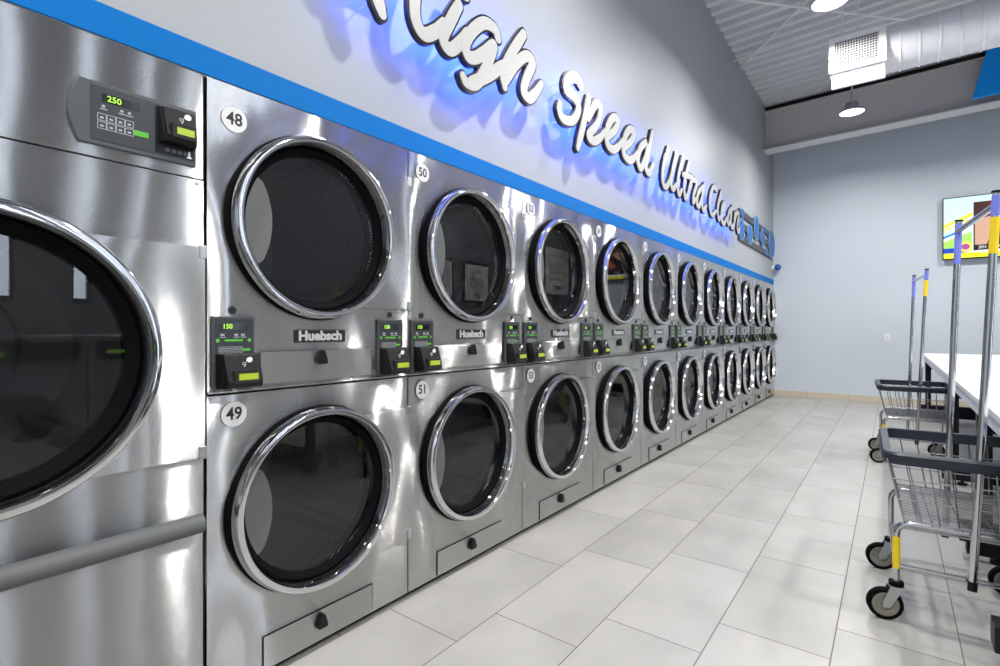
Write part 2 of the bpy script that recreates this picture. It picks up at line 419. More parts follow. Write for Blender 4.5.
MB().box(-.41, .02, -.135, -.10, -.35, -.245).build('lower_box', M['duct'], dt, bevel=.004)
MB().tube([(-.33, 0, .14), (-.33, 0, .98)], .01, 6).tube([(-.2, .05, .14), (-.2, .05, .98)], .01, 6).build('hanger', M['duct'], dt)

# ------------------------------------------------------------ dryer parts (local: x out of the front, y along the row)
def annulus_panel(mb_, y0, y1, z0, z1, cy, cz, r, x0, x1, n=72):
    angs = sorted(set([2*PI*i/n for i in range(n)]+[math.atan2(b-cz, a-cy) % (2*PI) for a in (y0, y1) for b in (z0, z1)]))
    outer = []; inner = []
    for a in angs:
        c, s_ = math.cos(a), math.sin(a); t = 1e9
        if c > 1e-9: t = min(t, (y1-cy)/c)
        if c < -1e-9: t = min(t, (y0-cy)/c)
        if s_ > 1e-9: t = min(t, (z1-cz)/s_)
        if s_ < -1e-9: t = min(t, (z0-cz)/s_)
        outer.append((cy+c*t, cz+s_*t)); inner.append((cy+c*r, cz+s_*r))
    b = len(mb_.v); k = len(angs)
    mb_.v += [(x1, *p) for p in outer]+[(x1, *p) for p in inner]+[(x0, *p) for p in outer]+[(x0, *p) for p in inner]
    for i in range(k):
        j = (i+1) % k
        mb_.f += [(b+i, b+j, b+k+j, b+k+i), (b+2*k+i, b+3*k+i, b+3*k+j, b+2*k+j), (b+j, b+i, b+2*k+i, b+2*k+j), (b+k+i, b+k+j, b+3*k+j, b+3*k+i)]
    return mb_
def make_drum(parent, cy, cz, R, Ro, depth):
    n = 72; mb_ = MB(); xa, xb = -.10, -depth
    b = 0
    ring = [xa, (xa+xb)/2, xb]
    for i in range(n+1):
        a = 2*PI*i/n
        for x_ in ring: mb_.v.append((x_, cy+R*math.cos(a), cz+R*math.sin(a)))
    for i in range(n):
        for q in range(2): mb_.f.append((i*3+q, i*3+q+1, (i+1)*3+q+1, (i+1)*3+q))
    me = mb_.data('drum', M['drum'], True)
    uv = me.uv_layers.new(name='uv')
    for lp in me.loops:
        vi = lp.vertex_index; uv.data[lp.index].uv = ((vi//3)/n*2*PI*R, mb_.v[vi][0])
    dr = link('drum', me, parent)
    bk = MB(); bk.lathe([(.0005, xb+.012), (.06, xb+.012), (.065, xb+.003), (R, xb)], cy, cz, 72)
    bk.build('drum_back', M['back_plate'], dr, True)
    fl = MB(); 
    for q in range(3):
        a = PI*.42+q*2*PI/3; c, s_ = math.cos(a), math.sin(a)
        def pt(r_, t_): return (cy+r_*c-t_*s_, cz+r_*s_+t_*c)
        i0 = len(fl.v); sec = [pt(R-.001, -.045), pt(R-.055, -.012), pt(R-.055, .012), pt(R-.001, .045)]
        fl.v += [(xa-.02, *p) for p in sec]+[(xb+.01, *p) for p in sec]
        fl.f += [(i0, i0+1, i0+5, i0+4), (i0+1, i0+2, i0+6, i0+5), (i0+2, i0+3, i0+7, i0+6), (i0+3, i0+2, i0+1, i0)]
    fl.build('baffle', M['zinc'], dr)
    # front ring that closes the gap between door opening and drum
    fr_ = MB(); fr_.lathe([(R+.003, xa+.002), (Ro-.012, xa+.002), (Ro-.012, -.02), (Ro, -.02)], cy, cz, 72)
    fr_.build('drum_front', M['dark'], dr, True)
    return dr
def make_door(parent, cy, cz, R, W, hz, zt, zb, ring=.029, blk=.034, plate=True):
    """round door: chrome ring, black seal, glass, and the hinge plate running to the right edge"""
    Ri = R-ring
    m_ = MB().lathe([(R-.006, .022), (R, .029), (R-.001, .047), (R-.007, .057), (R-.015, .060), (Ri+.004, .058), (Ri, .052), (Ri-.004, .024), (Ri-.010, -.002)], cy, cz, 96)
    dr = m_.build('door', M['chrome'], parent, True)
    g_ = MB().lathe([(R+.005, .001), (R+.005, .012), (R+.001, .020), (R-.003, .026), (R-.02, .026)], cy, cz, 96)
    g_.build('outer_seal', M['rubber'], dr, True)
    Rg = Ri-blk
    g_ = MB().lathe([(Ri-.009, .004), (Ri-.014, .009), (Ri-.018, .007), (Rg, -.008), (Rg-.003, -.020), (Rg-.001, -.035)], cy, cz, 96)
    g_.build('inner_seal', M['rubber'], dr, True)
    MB().disc(Rg+.003, -.010, cy, cz, 72).build('glass', M['glass'], dr)
    pa = []
    if plate:
        c0 = cy-.465; rr = .29+.0; Rp = Rg+.001
        pts_l = [(cy+Rp*math.cos(t), cz+Rp*math.sin(t)) for t in [PI*.5+PI*i/60 for i in range(61)]]
        left = [p for p in pts_l if (p[0]-c0)**2+(p[1]-cz)**2 < rr*rr]
        zt2, zb2 = left[0][1], left[-1][1]
        t1 = math.asin((zt2-cz)/rr)
        right = [(c0+rr*math.cos(-t1+2*t1*i/20), cz+rr*math.sin(-t1+2*t1*i/20)) for i in range(1, 20)]
        MB().prism(left+right, -.0095, -.006).build('handle_plate', M['plate_grey'], dr)
    a1 = math.asin(min(.98, (zt-cz)/(R-.005))); a0 = math.asin(max(-.98, (zb-cz)/(R-.005)))
    arc = [(cy+(R-.012)*math.cos(a0+(a1-a0)*i/28), cz+(R-.005)*math.sin(a0+(a1-a0)*i/28)) for i in range(29)]
    poly = [(W-.006, zb)]+[(W-.006, zt)]+list(reversed(arc))
    MB().prism(poly, .002, .022).build('hinge_plate', M['steel'], dr, bevel=.0015)
    for za, zb_ in ((zt-.035, zt+.004), (zb-.004, zb+.035)):
        MB().box(.004, .027, W-.024, W-.003, za, zb_).build('hinge', M['zinc'], dr, bevel=.002)
    return dr, Rg
DISC = 0
def hand_icon(x, cy, cz, s=1.):
    m_ = MB()
    m_.prism([(cy-.001*s, cz-.002*s), (cy+.007*s, cz-.006*s), (cy+.014*s, cz-.004*s), (cy+.016*s, cz+.004*s), (cy+.010*s, cz+.009*s), (cy+.002*s, cz+.006*s)], x, x+.0006)
    for a, b, c, e in ((-.010, -.006, -.001, -.0048), (-.010, -.011, -.001, -.0098), (-.010, -.011, -.0088, -.0048), (-.0022, -.011, -.001, -.0048), (-.006, -.016, -.003, -.0125)):
        m_.box(x, x+.0006, cy+a*s, cy+c*s, cz+b*s, cz+e*s)
    return m_
def make_reader(parent, y0, y1, z0, z1, x0=.012, d=.055):
    m_ = MB(); 
    # wedge: slimmer at the top, slanted face
    i = len(m_.v)
    m_.v += [(x0, y0, z0), (x0, y1, z0), (x0, y1, z1), (x0, y0, z1), (x0+d*.8, y0+.012, z0+.004), (x0+d*.8, y1-.002, z0+.004), (x0+d*.5, y1-.003, z1-.003), (x0+d*.5, y0+.012, z1-.003),
             (x0+d, y0+.014, z0+.022), (x0+d, y1-.004, z0+.022)]
    m_.f += [(0, 3, 2, 1), (4, 5, 9, 8), (8, 9, 6, 7), (7, 6, 2, 3), (0, 1, 5, 4), (0, 4, 8, 7, 3), (1, 2, 6, 9, 5)]
    r = m_.build('card_reader', M['black'], parent, bevel=.0025)
    zc = z0+(z1-z0)*.36; yc = (y0+y1)/2+.012; wd = (y1-y0)*.24
    nx = x0+d*.93
    MB().box(nx-.02, nx+.0052, yc-wd-.012, yc+wd+.006, zc-.022, zc+.020).build('screen_frame', M['dark'], r, bevel=.001)
    MB().box(nx+.004, nx+.0058, yc-wd, yc+wd, zc-.011, zc+.009).build('screen', M['lcd'], r)
    h = hand_icon(x0+d*.72, yc+.0, z0+(z1-z0)*.80, 1.25); h.build('card_icon', M['white'], r)
    return r
def make_controls(parent, y0, y1, z0, z1, txt='150', reader=True):
    t = MB().box(.0, .010, y0, y1, z0, z1).build('control_panel', M['panel_grey'], parent, bevel=.002)
    MB().box(.0095, .0112, y0+.008, y1-.008, z0+.006, z1-.008).build('panel_face', M['panel_face'], t)
    wv = y1-y0
    MB().box(.011, .0122, y0+wv*.17, y1-wv*.2, z1-.044, z1-.020).build('display', M['seg_off'], t)
    link('display_digits', text_mesh(txt, .021, M['seg'], .0123, y0+wv*.34, z1-.0325, .0002, .0003), t)
    p = MB()
    for a, b in ((.18, .052), (.50, .052), (.66, .052)):
        p.box(.0112, .0116, y0+wv*a, y0+wv*(a+.09), z1-b-.010, z1-b-.004).box(.0112, .0116, y0+wv*(a-.01), y0+wv*(a+.12), z1-b-.016, z1-b-.0135)
    for a in range(5):
        for q in range(2):
            u = y0+wv*(.14+a*.115); v_ = z1-.098-q*.0145
            p.box(.0112, .0116, u, u+wv*.10, v_-.011, v_-.0098).box(.0112, .0116, u, u+wv*.10, v_, v_+.0012).box(.0112, .0116, u, u+.0012, v_-.011, v_).box(.0112, .0116, u+wv*.1-.0012, u+wv*.1, v_-.011, v_)
            p.box(.0112, .0116, u+.004, u+wv*.10-.004, v_-.007, v_-.0035)
    p.build('printed_keys', M['silver_ink'], t)
    q = MB()
    q.box(.0112, .0117, y0+wv*.28, y0+wv*.7, z1-.080, z1-.0735)
    q.prism(circle(.006, y0+wv*.12, z1-.077, 12), .0112, .0117); q.prism(circle(.006, y0+wv*.86, z1-.077, 12), .0112, .0117)
    q.box(.0112, .0117, y0+wv*.70, y0+wv*.88, z1-.112, z1-.104)
    q.build('green_marks', M['green'], t)
    if reader: make_reader(t, y0+.010, y1+.004, z0-.010, z0+.104)
    return t
def make_latch(parent, x, cy, cz):
    pts = [(cy-.022, cz-.018), (cy-.017, cz-.026), (cy+.017, cz-.026), (cy+.022, cz-.018), (cy+.011, cz+.018), (cy+.005, cz+.027), (cy-.005, cz+.027), (cy-.011, cz+.018)]
    m_ = MB().prism(pts, x, x+.018); 
    return m_.build('latch', M['black'], parent, bevel=.003)
def make_decal(parent, txt, cy, cz):
    d_ = MB().prism(circle(.041, cy, cz, 40), .0035, .0042).build('number_decal', M['decal_white'], parent)
    link('number', text_mesh(txt, .056, M['ink'], .0043, cy, cz, .0002, .0012, .92), d_)
    return d_
def make_stack(W, loc, label, n0, group, proto=None):
    t = thing('stacked_dryer', label, 'dryer', loc, 0, group)
    dy = .395*W/.845 if W < .86 else .42
    TOP, MID, ZU, ZL, R = 1.985, .985, 1.561, .575, .331
    g = .003
    cb = MB()
    for q in ((-1.02, -.012, g, W-g, .035, .045), (-1.02, -.012, g, W-g, TOP-.012, TOP-.002), (-1.02, -.012, g, g+.004, .035, TOP-.004), (-1.02, -.012, W-g-.004, W-g, .035, TOP-.004), (-1.03, -1.02, g, W-g, .035, TOP-.004), (-1.0, -.06, g+.004, W-g-.004, MID-.003, MID+.003),(-.06,-.05,g,W-g,0,.04)): cb.box(*q)
    cb.build('cabinet', M['zinc'], t)
    up = annulus_panel(MB(), g, W-g, MID+.003, TOP-.003, dy, ZU, R-.03, -.012, 0).build('upper_front_panel', M['steel'], t)
    lo = annulus_panel(MB(), g, W-g, .03, MID-.004, dy, ZL, R-.03, -.012, -.001).build('lower_front_panel', M['steel'], t)
    MB().box(-.001, .010, g, W-g, MID+.004, MID+.011).build('ledge', M['steel'], t, bevel=.002)
    MB().box(-.05, -.035, g, W-g, .0, .03).build('toe_kick', M['dark'], t)
    for cz, zt, zb in ((ZU, 1.852, 1.278), (ZL, .852, .283)):
        make_door(t, dy, cz, R, W, 0, zt, zb)
        make_drum(t, dy, cz, .36, R-.03, .96)
    make_controls(t, .014, .146+.004, 1.012, 1.234)
    make_controls(t, W-.176, W-.040, 1.012, 1.234, '150')
    h = MB().prism(circle(.0125, .08, 1.254, 20), 0, .004).build('lock_hole', M['ink'], t)
    h = MB().prism(circle(.0115, W-.106, 1.254, 20), 0, .004).build('lock_hole', M['ink'], t)
    # nameplate
    bd = MB().box(0, .004, dy-.097, dy+.117, 1.145, 1.190).build('nameplate', M['ink'], t)
    link('lettering', text_mesh('Huebsch', .0475, M['decal_white'], .0042, dy+.01, 1.1675, .0003, .0021, 1.1), bd)
    lf = MB().box(0, .010, .17, W-.205, 1.006, 1.117).build('lint_door', M['steel_lint'], t, bevel=.005)
    make_latch(lf, .010, dy+.005, 1.090)
    b = MB().box(-.0005, .004, .185, W-.2, .034, .146)
    lf = b.build('lint_door', M['steel_lint'], t, bevel=.001)
    ln = MB()
    for a in ((.181, W-.196, .146, .149), (.181, .184, .034, .149), (W-.199, W-.196, .034, .149)): ln.box(-.0005, .0012, *a)
    ln.build('lint_door_gap', M['dark'], lf)
    make_latch(lf, .004, dy+.01, .108)
    make_decal(t, str(n0), .086, 1.873 if W < .86 else 1.903); make_decal(t, str(n0+1), .085, .918)
    return t
W0 = .845; W1 = .8855
grp = None
first = make_stack(W0, (0, .735, 0), 'stainless stacked dryer numbered 48 and 49, next to the large dryer', 48, None)
proto = make_stack(W1, (0, 1.58, 0), 'stainless stacked dryer numbered 50 and 51, second stack from the left', 50, 'stacked dryers along the left wall')
proto['group'] = first['group'] = 'stacked dryers along the left wall'
ordn = ['third', 'fourth', 'fifth', 'sixth', 'seventh', 'eighth', 'ninth', 'tenth', 'eleventh']
for i in range(9):
    c = copy_tree(proto); c.location = (0, 1.58+W1*(i+1), 0); n0 = 52+2*i
    ex = ', farthest and touching the back corner' if i == 8 else ', %s stack from the left' % ordn[i]
    c['label'] = 'stainless stacked dryer numbered %d and %d%s' % (n0, n0+1, ex)
    q = 0
    for ch in c.children:
        if ch.name.startswith('number_decal'):
            hi = ch.children[0]; top = sum(v.co.z for v in ch.data.vertices)/len(ch.data.vertices) > 1
            hi.data = text_mesh(str(n0 if top else n0+1), .056, M['ink'], .0043, .086 if top else .085, 1.903 if top else .918, .0002, .0012, .92)

# ------------------------------------------------------------ the big dryer on the left
bg = thing('large_dryer', 'large stainless tumble dryer at the left edge with a wide control strip', 'dryer', (0, -.315, 0))
OY = -.315; BW = 1.045
cyb, czb, RB = .219-OY, 1.122, .373
cb = MB()
for q in ((-1.12, -.012, .003, BW-.003, .035, .045), (-1.12, -.012, .003, BW-.003, 1.972, 1.982), (-1.12, -.012, .003, .007, .035, 1.98), (-1.12, -.012, BW-.007, BW-.003, .035, 1.98), (-1.13, -1.12, .003, BW-.003, .035, 1.98),(-.06,-.05,0.003,BW-.003,0,.04)): cb.box(*q)
cb.build('cabinet', M['zinc'], bg)
annulus_panel(MB(), .003, BW-.003, .605, 1.652, cyb, czb, RB-.03, -.012, 0).build('front_panel', M['steel_flat'], bg)
MB().box(-.012, .001, .003, BW-.003, 1.656, 1.982).build('top_panel', M['steel_flat'], bg, bevel=.002)
MB().box(-.012, 0, .003, BW-.003, .03, .601).build('lower_panel', M['steel_flat'], bg, bevel=.002)
MB().box(-.05, -.035, .003, BW-.003, .0, .03).build('toe_kick', M['dark'], bg)
make_door(bg, cyb, czb, RB+.008, BW, 0, 1.445, .800, .034, .042, False)
bdr = make_drum(bg, cyb, czb, .44, RB-.03, 1.05)
MB().lathe([(.0005, -1.0), (.25, -1.0), (.27, -1.02), (.27, -1.045)], cyb, czb, 72).build('hub_plate', M['white'], bdr, True)
# bumper rail
r_ = MB().tube([(.035, .0, .606), (.035, BW-.022, .606)], .029, 20)
r_.build('bumper_rail', M['rail'], bg, True)
MB().box(-.001, .02, .02, .06, .59, .62).box(-.001, .02, BW-.06, BW-.02, .59, .62).build('rail_bracket', M['zinc'], bg)
# control strip
yl, yr, z0, z1 = .415-OY, .703-OY, 1.687, 1.857
arc = [(yl-.024*math.sin(PI*i/12), z1-(z1-z0)*i/12) for i in range(0, 13)]
cp = MB().prism([(yr, z0), (yr, z1)]+arc, .001, .010).build('control_panel', M['panel_grey'], bg, bevel=.003)
fy0, fy1, fz0, fz1 = .441-OY, .697-OY, 1.700, 1.846
MB().box(.010, .0115, fy0, fy1, fz0, fz1).build('panel_face', M['panel_face'], cp, bevel=.002)
MB().box(.0112, .0122, fy1-.106, fy1-.001, fz0+.004, fz1-.006).build('reader_bay', M['black'], cp)
make_reader(cp, fy1-.100, fy1-.002, fz0+.034, fz1-.006, .012, .036)
MB().box(.0115, .0126, fy0+.024, fy0+.112, 1.806, 1.828).build('display', M['seg_off'], cp)
link('display_digits', text_mesh('250', .022, M['seg'], .0127, fy0+.052, 1.8165, .0002, .0003), cp)
p = MB()
for q in range(2):
    for a in range(4):
        u = fy0+.014+a*.021; v_ = 1.772-q*.022
        p.box(.0115, .012, u, u+.020, v_-.018, v_-.0165).box(.0115, .012, u, u+.020, v_, v_+.0015).box(.0115, .012, u, u+.0015, v_-.018, v_).box(.0115, .012, u+.019, u+.0205, v_-.018, v_).box(.0115, .012, u+.006, u+.014, v_-.012, v_-.007)
for a, b in ((.024, 1.797), (.066, 1.797), (.084, 1.797)): p.box(.0115, .012, fy0+a, fy0+a+.007, b-.006, b).box(.0115, .012, fy0+a-.004, fy0+a+.012, b-.012, b-.0095)
p.build('printed_keys', M['silver_ink'], cp)
MB().box(.0115, .0125, fy0+.098, fy0+.134, 1.737, 1.752).build('start_key', M['green'], cp, bevel=.001)
p = MB()
for a in (-.080, -.062, -.046, -.030): p.box(.0123, .0127, fy1+a, fy1+a+.011, fz0+.014, fz0+.024)
p.build('card_marks', M['panel_grey'], cp)
p = MB().prism([(fy1-.024, fz0+.008), (fy1-.006, fz0+.008), (fy1-.012, fz0+.014), (fy1-.013, fz0+.028), (fy1-.017, fz0+.028), (fy1-.018, fz0+.013)], .0123, .0128)
p.build('white_mark', M['white'], cp)
MB().prism(circle(.006, BW-.022, 1.64, 14), 0, .004).build('screw', M['zinc'], bg)

# ------------------------------------------------------------ script sign: strokes -> distance field -> outlines
XS0, XS1, XS2 = .083, .106, .110
def smooth_path(pts, k=7):
    P = [np.array(p, float) for p in pts]
    if len(P) == 2: return [P[0]+(P[1]-P[0])*t for t in np.linspace(0, 1, 5)]
    P = [2*P[0]-P[1]]+P+[2*P[-1]-P[-2]]; out = []
    for i in range(1, len(P)-2):
        for t in np.linspace(0, 1, k, endpoint=False):
            a, b, c, e = P[i-1], P[i], P[i+1], P[i+2]
            out.append(.5*((2*b)+(-a+c)*t+(2*a-5*b+4*c-e)*t*t+(-a+3*b-3*c+e)*t**3))
    out.append(P[-2]); return out
def sdf(paths, rad, gy, gz):
    Y, Z = np.meshgrid(gy, gz, indexing='ij'); D = np.full(Y.shape, 9.)
    for path in paths:
        n = len(path)
        for i in range(n-1):
            a, b = path[i], path[i+1]; d_ = b-a; L = max(float(d_@d_), 1e-12)
            t = np.clip(((Y-a[0])*d_[0]+(Z-a[1])*d_[1])/L, 0, 1)
            f = (i+t)/(n-1); r = rad*(1-.30*np.clip((f-.82)/.18, 0, 1)-.12*np.clip((.12-f)/.12, 0, 1))
            D = np.minimum(D, np.hypot(Y-a[0]-t*d_[0], Z-a[1]-t*d_[1])-r)
    return D
def contours(D, gy, gz, lev):
    V = D-lev; n, m = V.shape; seg = {}
    def pt(i, j, i2, j2):
        a, b = V[i, j], V[i2, j2]; t = a/(a-b); return (gy[i]+(gy[i2]-gy[i])*t, gz[j]+(gz[j2]-gz[j])*t)
    nxt = {}; pos = {}
    for i in range(n-1):
        for j in range(m-1):
            c = (V[i, j] < 0, V[i+1, j] < 0, V[i+1, j+1] < 0, V[i, j+1] < 0)
            if all(c) or not any(c): continue
            E = [((i, j), (i+1, j)), ((i+1, j), (i+1, j+1)), ((i+1, j+1), (i, j+1)), ((i, j+1), (i, j))]
            ent = []; ext = []
            for e in range(4):
                a, b = c[e], c[(e+1) % 4]
                if a and not b: ext.append(e)
                if b and not a: ent.append(e)
            for x_, y_ in zip(ext, ent):
                k0 = tuple(sorted(E[x_])); k1 = tuple(sorted(E[y_]))
                pos[k0] = pt(*k0[0], *k0[1]); pos[k1] = pt(*k1[0], *k1[1]); nxt[k0] = k1
    loops = []; done = set()
    for s_ in list(nxt):
        if s_ in done: continue
        lp = []; k = s_
        while k not in done and k in nxt: done.add(k); lp.append(pos[k]); k = nxt[k]
        if len(lp) > 8: loops.append(lp)
    return loops
HIGH = [('H', [[(352, -62), (363, -42), (374, -20), (378, -2), (382.5, 14)], [(362, -30), (385, -38), (406, -24)], [(436, -68), (424, -38), (416, -8), (416, 18), (424, 34), (436, 31), (444, 22)]]),
        ('i', [[(459, 5), (450, 22), (443.5, 38), (450, 49.5), (461, 42), (467, 32)], [(464, -7), (466, -5)]]),
        ('g', [[(498, 38), (495, 29), (484.5, 23), (473.5, 30), (466, 43), (468, 56), (476, 57.5), (485, 52), (493.6, 45.5), (490, 58), (484, 72), (476, 84), (467, 83), (463, 76)], [(472, 82), (484, 78), (495, 71.5), (503, 64)]]),
        ('h', [[(524, 34), (511, 54.5), (504, 72), (505, 87)], [(506, 80), (517, 63), (527, 56), (533, 63), (527, 78), (524, 91), (529.5, 98), (536, 92.5), (541.5, 84)]])]
SPEED = [('S', [[(581, 84.2), (575.7, 76.5), (568, 78.5), (566.3, 89.4), (574.7, 97.8), (579, 108.4), (573.6, 120), (564, 119), (559.5, 110), (560.5, 104)]]),
         ('p', [[(589, 99), (583.5, 125), (578, 148)], [(588.5, 118), (596, 104), (601, 108.4), (598, 123), (589, 135), (594, 141), (600, 138), (605, 131.5)]]),
         ('e', [[(606.5, 138), (615, 130), (618.5, 121), (613.6, 117.5), (608, 127), (607, 142), (612.5, 149.5), (618, 147), (622.5, 141)]]),
         ('e', [[(623.5, 148.5), (631.5, 141), (634.5, 132.5), (629.8, 129.5), (625, 138.5), (624, 153), (629.5, 160), (634, 158), (638, 152.5)]]),
         ('d', [[(646, 142), (640.5, 148.3), (638, 160), (641, 168), (645.5, 158.8), (648, 146)], [(652.5, 133), (648.3, 154.6), (646, 167), (649.5, 173), (653.5, 165)]])]
ULTRA = [('U', [[(668.5, 149), (663.8, 165), (662.8, 180), (666, 187), (671, 178), (676.5, 154)], [(676.5, 154), (671.5, 178), (673, 189), (677, 184)]]),
         ('l', [[(683, 158), (678, 180), (679, 194), (682, 190)]]),
         ('t', [[(689, 163), (684.3, 184), (685.5, 198), (688.5, 193)], [(683, 174.5), (693, 177.5)]]),
         ('r', [[(688.8, 192), (692.2, 180), (697, 183), (694, 195), (693.5, 202), (696, 199)]]),
         ('a', [[(703, 187), (698.5, 193), (697, 203), (699.5, 206), (702.5, 196)], [(704.5, 185), (702, 200), (703.5, 210), (706.5, 206)]])]
CLEAN = [('C', [[(716.5, 190), (714, 187), (710.8, 195), (710, 207), (712.5, 215), (716.5, 211)]]),
         ('l', [[(721.5, 192), (718, 208), (719, 219), (721, 216.5)]]),
         ('e', [[(721.7, 214), (724.8, 207), (724.2, 203), (722, 209), (721.8, 220), (724.3, 223.5), (727, 218)]]),
         ('a', [[(731, 209), (728.8, 214), (728, 222), (729.8, 223.5), (731.5, 215)], [(732.5, 207), (731, 218), (732, 227.5), (734, 224)]]),
         ('n', [[(735.3, 213), (734, 229)], [(734.6, 222), (737, 213), (738.8, 215), (737.6, 226), (738.4, 232), (740, 228)]])]
for word, letters, rad, desc in (('High', HIGH, .030, 'cut off by the top edge'), ('Speed', SPEED, .029, 'second word'), ('Ultra', ULTRA, .027, 'third word'), ('Clean', CLEAN, .027, 'beside the striped logo')):
    allp = []
    for ch, strokes in letters:
        allp.append([[np.array(on_x(px, py, XS2)[1:]) for px, py in s_] for s_ in strokes])
    y0_ = min(p[0] for L in allp for s_ in L for p in s_); z0_ = min(p[1] for L in allp for s_ in L for p in s_)
    wd = thing('script_word_sign', 'white script word %s with blue glow, %s' % (word, desc), 'sign', (0, y0_, z0_), 0, 'backlit script words on the left wall')
    for li, ((ch, _), L) in enumerate(zip(letters, allp)):
        ex_ = .0008*(li % 3)
        paths = [[p-np.array([y0_, z0_]) for p in smooth_path([tuple(q) for q in s_])] for s_ in L]
        A = np.array([p for s_ in paths for p in s_]); mg = rad+.03
        gy = np.arange(A[:, 0].min()-mg, A[:, 0].max()+mg, .005); gz = np.arange(A[:, 1].min()-mg, A[:, 1].max()+mg, .005)
        D = sdf(paths, rad, gy, gz)
        lt = link('letter', curve_mesh(contours(D, gy, gz, .0105), M['letter_side'], XS0-ex_, XS1+ex_), wd)
        link('letter_face', curve_mesh(contours(D, gy, gz, 0), M['letter_face'], XS1-.001, XS2+ex_), lt)
        link('backlight', curve_mesh(contours(D, gy, gz, -.006), M['led'], XS0-.004-ex_, XS0+.001), lt)
        for q in (paths[0][len(paths[0])//4], paths[0][3*len(paths[0])//4]): MB().cyl((-.0095, q[0], q[1]), (XS0, q[0], q[1]), .003, 8).build('standoff', M['white'], lt)
# ------------------------------------------------------------ dark logo board with blue ovals
LB = thing('logo_board', 'dark grey striped wall logo with blue ovals beside the word Clean', 'sign', (0, 7.72, 2.43))
def lrel(px, py): p = on_x(px, py, .02); return p[1]-7.72, p[2]-2.43
HH = .44; LW = 2.58
for a, b in ((0, .2), (.4, .6), (.8, 1.)): MB().box(-.0098, .014, 0, LW, a*HH, b*HH).build('dark_bar', M['logo_grey'], LB)
MB().box(-.0098, .012, LW*.86, LW, 0, HH).build('dark_bar', M['logo_grey'], LB)
for px, py, w_, h_ in ((743, 213.5, 2.4, 7), (742.1, 229.5, 4.2, 14), (750.2, 234.5, 4, 13.5), (756.8, 227.5, 3.8, 18), (763.1, 238, 3.4, 13), (766.7, 251.8, 2, 5), (765.5, 229.5, 1.6, 4), (772, 244.5, 4.8, 23)):
    cy_, cz_ = lrel(px, py); a0_ = lrel(px-w_/2, py)[0]; a1_ = lrel(px+w_/2, py)[0]; hh = h_/2*.0195
    ry = (a1_-a0_)/2
    MB().prism([(cy_+ry*math.cos(2*PI*i/28), cz_+hh*math.sin(2*PI*i/28)) for i in range(28)], .014, .022).build('blue_oval', M['blue_bright'], LB)
    MB().prism([(cy_+ry*1.25*math.cos(2*PI*i/28), cz_+hh*1.12*math.sin(2*PI*i/28)) for i in range(28)], .0125, .018).build('oval_rim', M['oval_rim'], LB)

# ------------------------------------------------------------ small blue camera ball in the corner
kc = thing('corner_camera', 'small blue ball camera in the far corner above the last dryer', 'camera', (-.01, 10.33, 2.29))
bm = bmesh.new(); bmesh.ops.create_uvsphere(bm, u_segments=24, v_segments=14, radius=.055); me = bpy.data.meshes.new('ball'); bm.to_mesh(me); bm.free(); me.materials.append(M['blue_bright'])
for p in me.polygons: p.use_smooth = True
link('camera_ball', me, kc, (.085, 0, 0))
MB().cyl((0, 0, 0), (.04, 0, 0), .03, 20).cyl((0, 0, -.01), (.015, 0, -.01), .045, 20).build('mount', M['white'], kc, True)

# ------------------------------------------------------------ back wall: outlet and television
ot = tag(MB().box(0, .075, -.006, 0, 0, .12).build('wall_outlet', M['white'], None, False, (1.60, YB, 1.0), .004), 'white switch plate on the back wall left of the tables', 'outlet')
MB().box(.026, .049, -.009, -.005, .03, .09).build('rocker', M['decal_white'], ot, bevel=.001)
TV = thing('television', 'wall-mounted television showing a colourful show on the back wall', 'television', (2.31, YB-.1, 2.24))
tw, th = 1.62, .93
MB().box(0, tw, 0, .06, 0, th).build('casing', M['black'], TV, bevel=.006)
MB().box(.5, 1.1, .06, .098, .25, .7).build('wall_bracket', M['black'], TV)
def emat(n_, c_, s_=.75): return mat(n_, srgb(*c_), .3, 0, s_)
def scr(name, pts, m_, k):      # polygon on the screen in fractions of it
    q = MB(); P_ = [(.012+u*(tw-.024), .014+v_*(th-.028)) for u, v_ in pts]; n_ = len(P_)
    q.v = [(a, -.0006*k, b) for a, b in P_]; q.f = [tuple(range(n_))]; return q.build(name, m_, TV)
scr('screen', [(0, 0), (1, 0), (1, 1), (0, 1)], emat('tv_pale', (185, 215, 205)), 1)
scr('green_band', [(0, .12), (.2, .12), (.2, .42), (0, .30)], emat('tv_green', (150, 215, 90)), 2)
scr('lime_stripe', [(0, .50), (.2, .68), (.2, .74), (0, .56)], emat('tv_lime', (200, 225, 60)), 2)
scr('orange_stripe', [(0, .45), (.2, .62), (.2, .65), (0, .48)], emat('tv_orange', (230, 190, 90)), 2.5)
scr('blue_stripe', [(0, .33), (.09, .40), (.09, .44), (0, .37)], emat('tv_blue', (20, 120, 200)), 3)
scr('white_stripe', [(0, .28), (.2, .45), (.2, .52), (0, .37)], emat('tv_white', (225, 235, 240)), 2.2)
scr('picture', [(.21, .17), (1, .17), (1, .90), (.21, .90)], emat('tv_dark', (60, 26, 24), .6), 2)
scr('picture_skin', [(.22, .2), (.30, .2), (.34, .42), (.44, .52), (.46, .62), (.34, .66), (.22, .6)], emat('tv_skin', (188, 150, 128), .6), 3)
scr('picture_red', [(.30, .66), (.5, .60), (.5, .90), (.32, .90)], emat('tv_red', (96, 20, 18), .6), 3)
scr('picture_blue', [(.31, .22), (.6, .22), (.6, .42), (.46, .48), (.36, .42)], emat('tv_navy', (30, 30, 50), .5), 4)
scr('picture_food', [(.42, .25), (.6, .25), (.6, .42), (.50, .44), (.43, .36)], emat('tv_food', (190, 90, 70), .6), 5)
scr('lower_blue', [(0, .085), (.17, .085), (.17, .17), (0, .17)], emat('tv_deep_blue', (20, 60, 160)), 3)
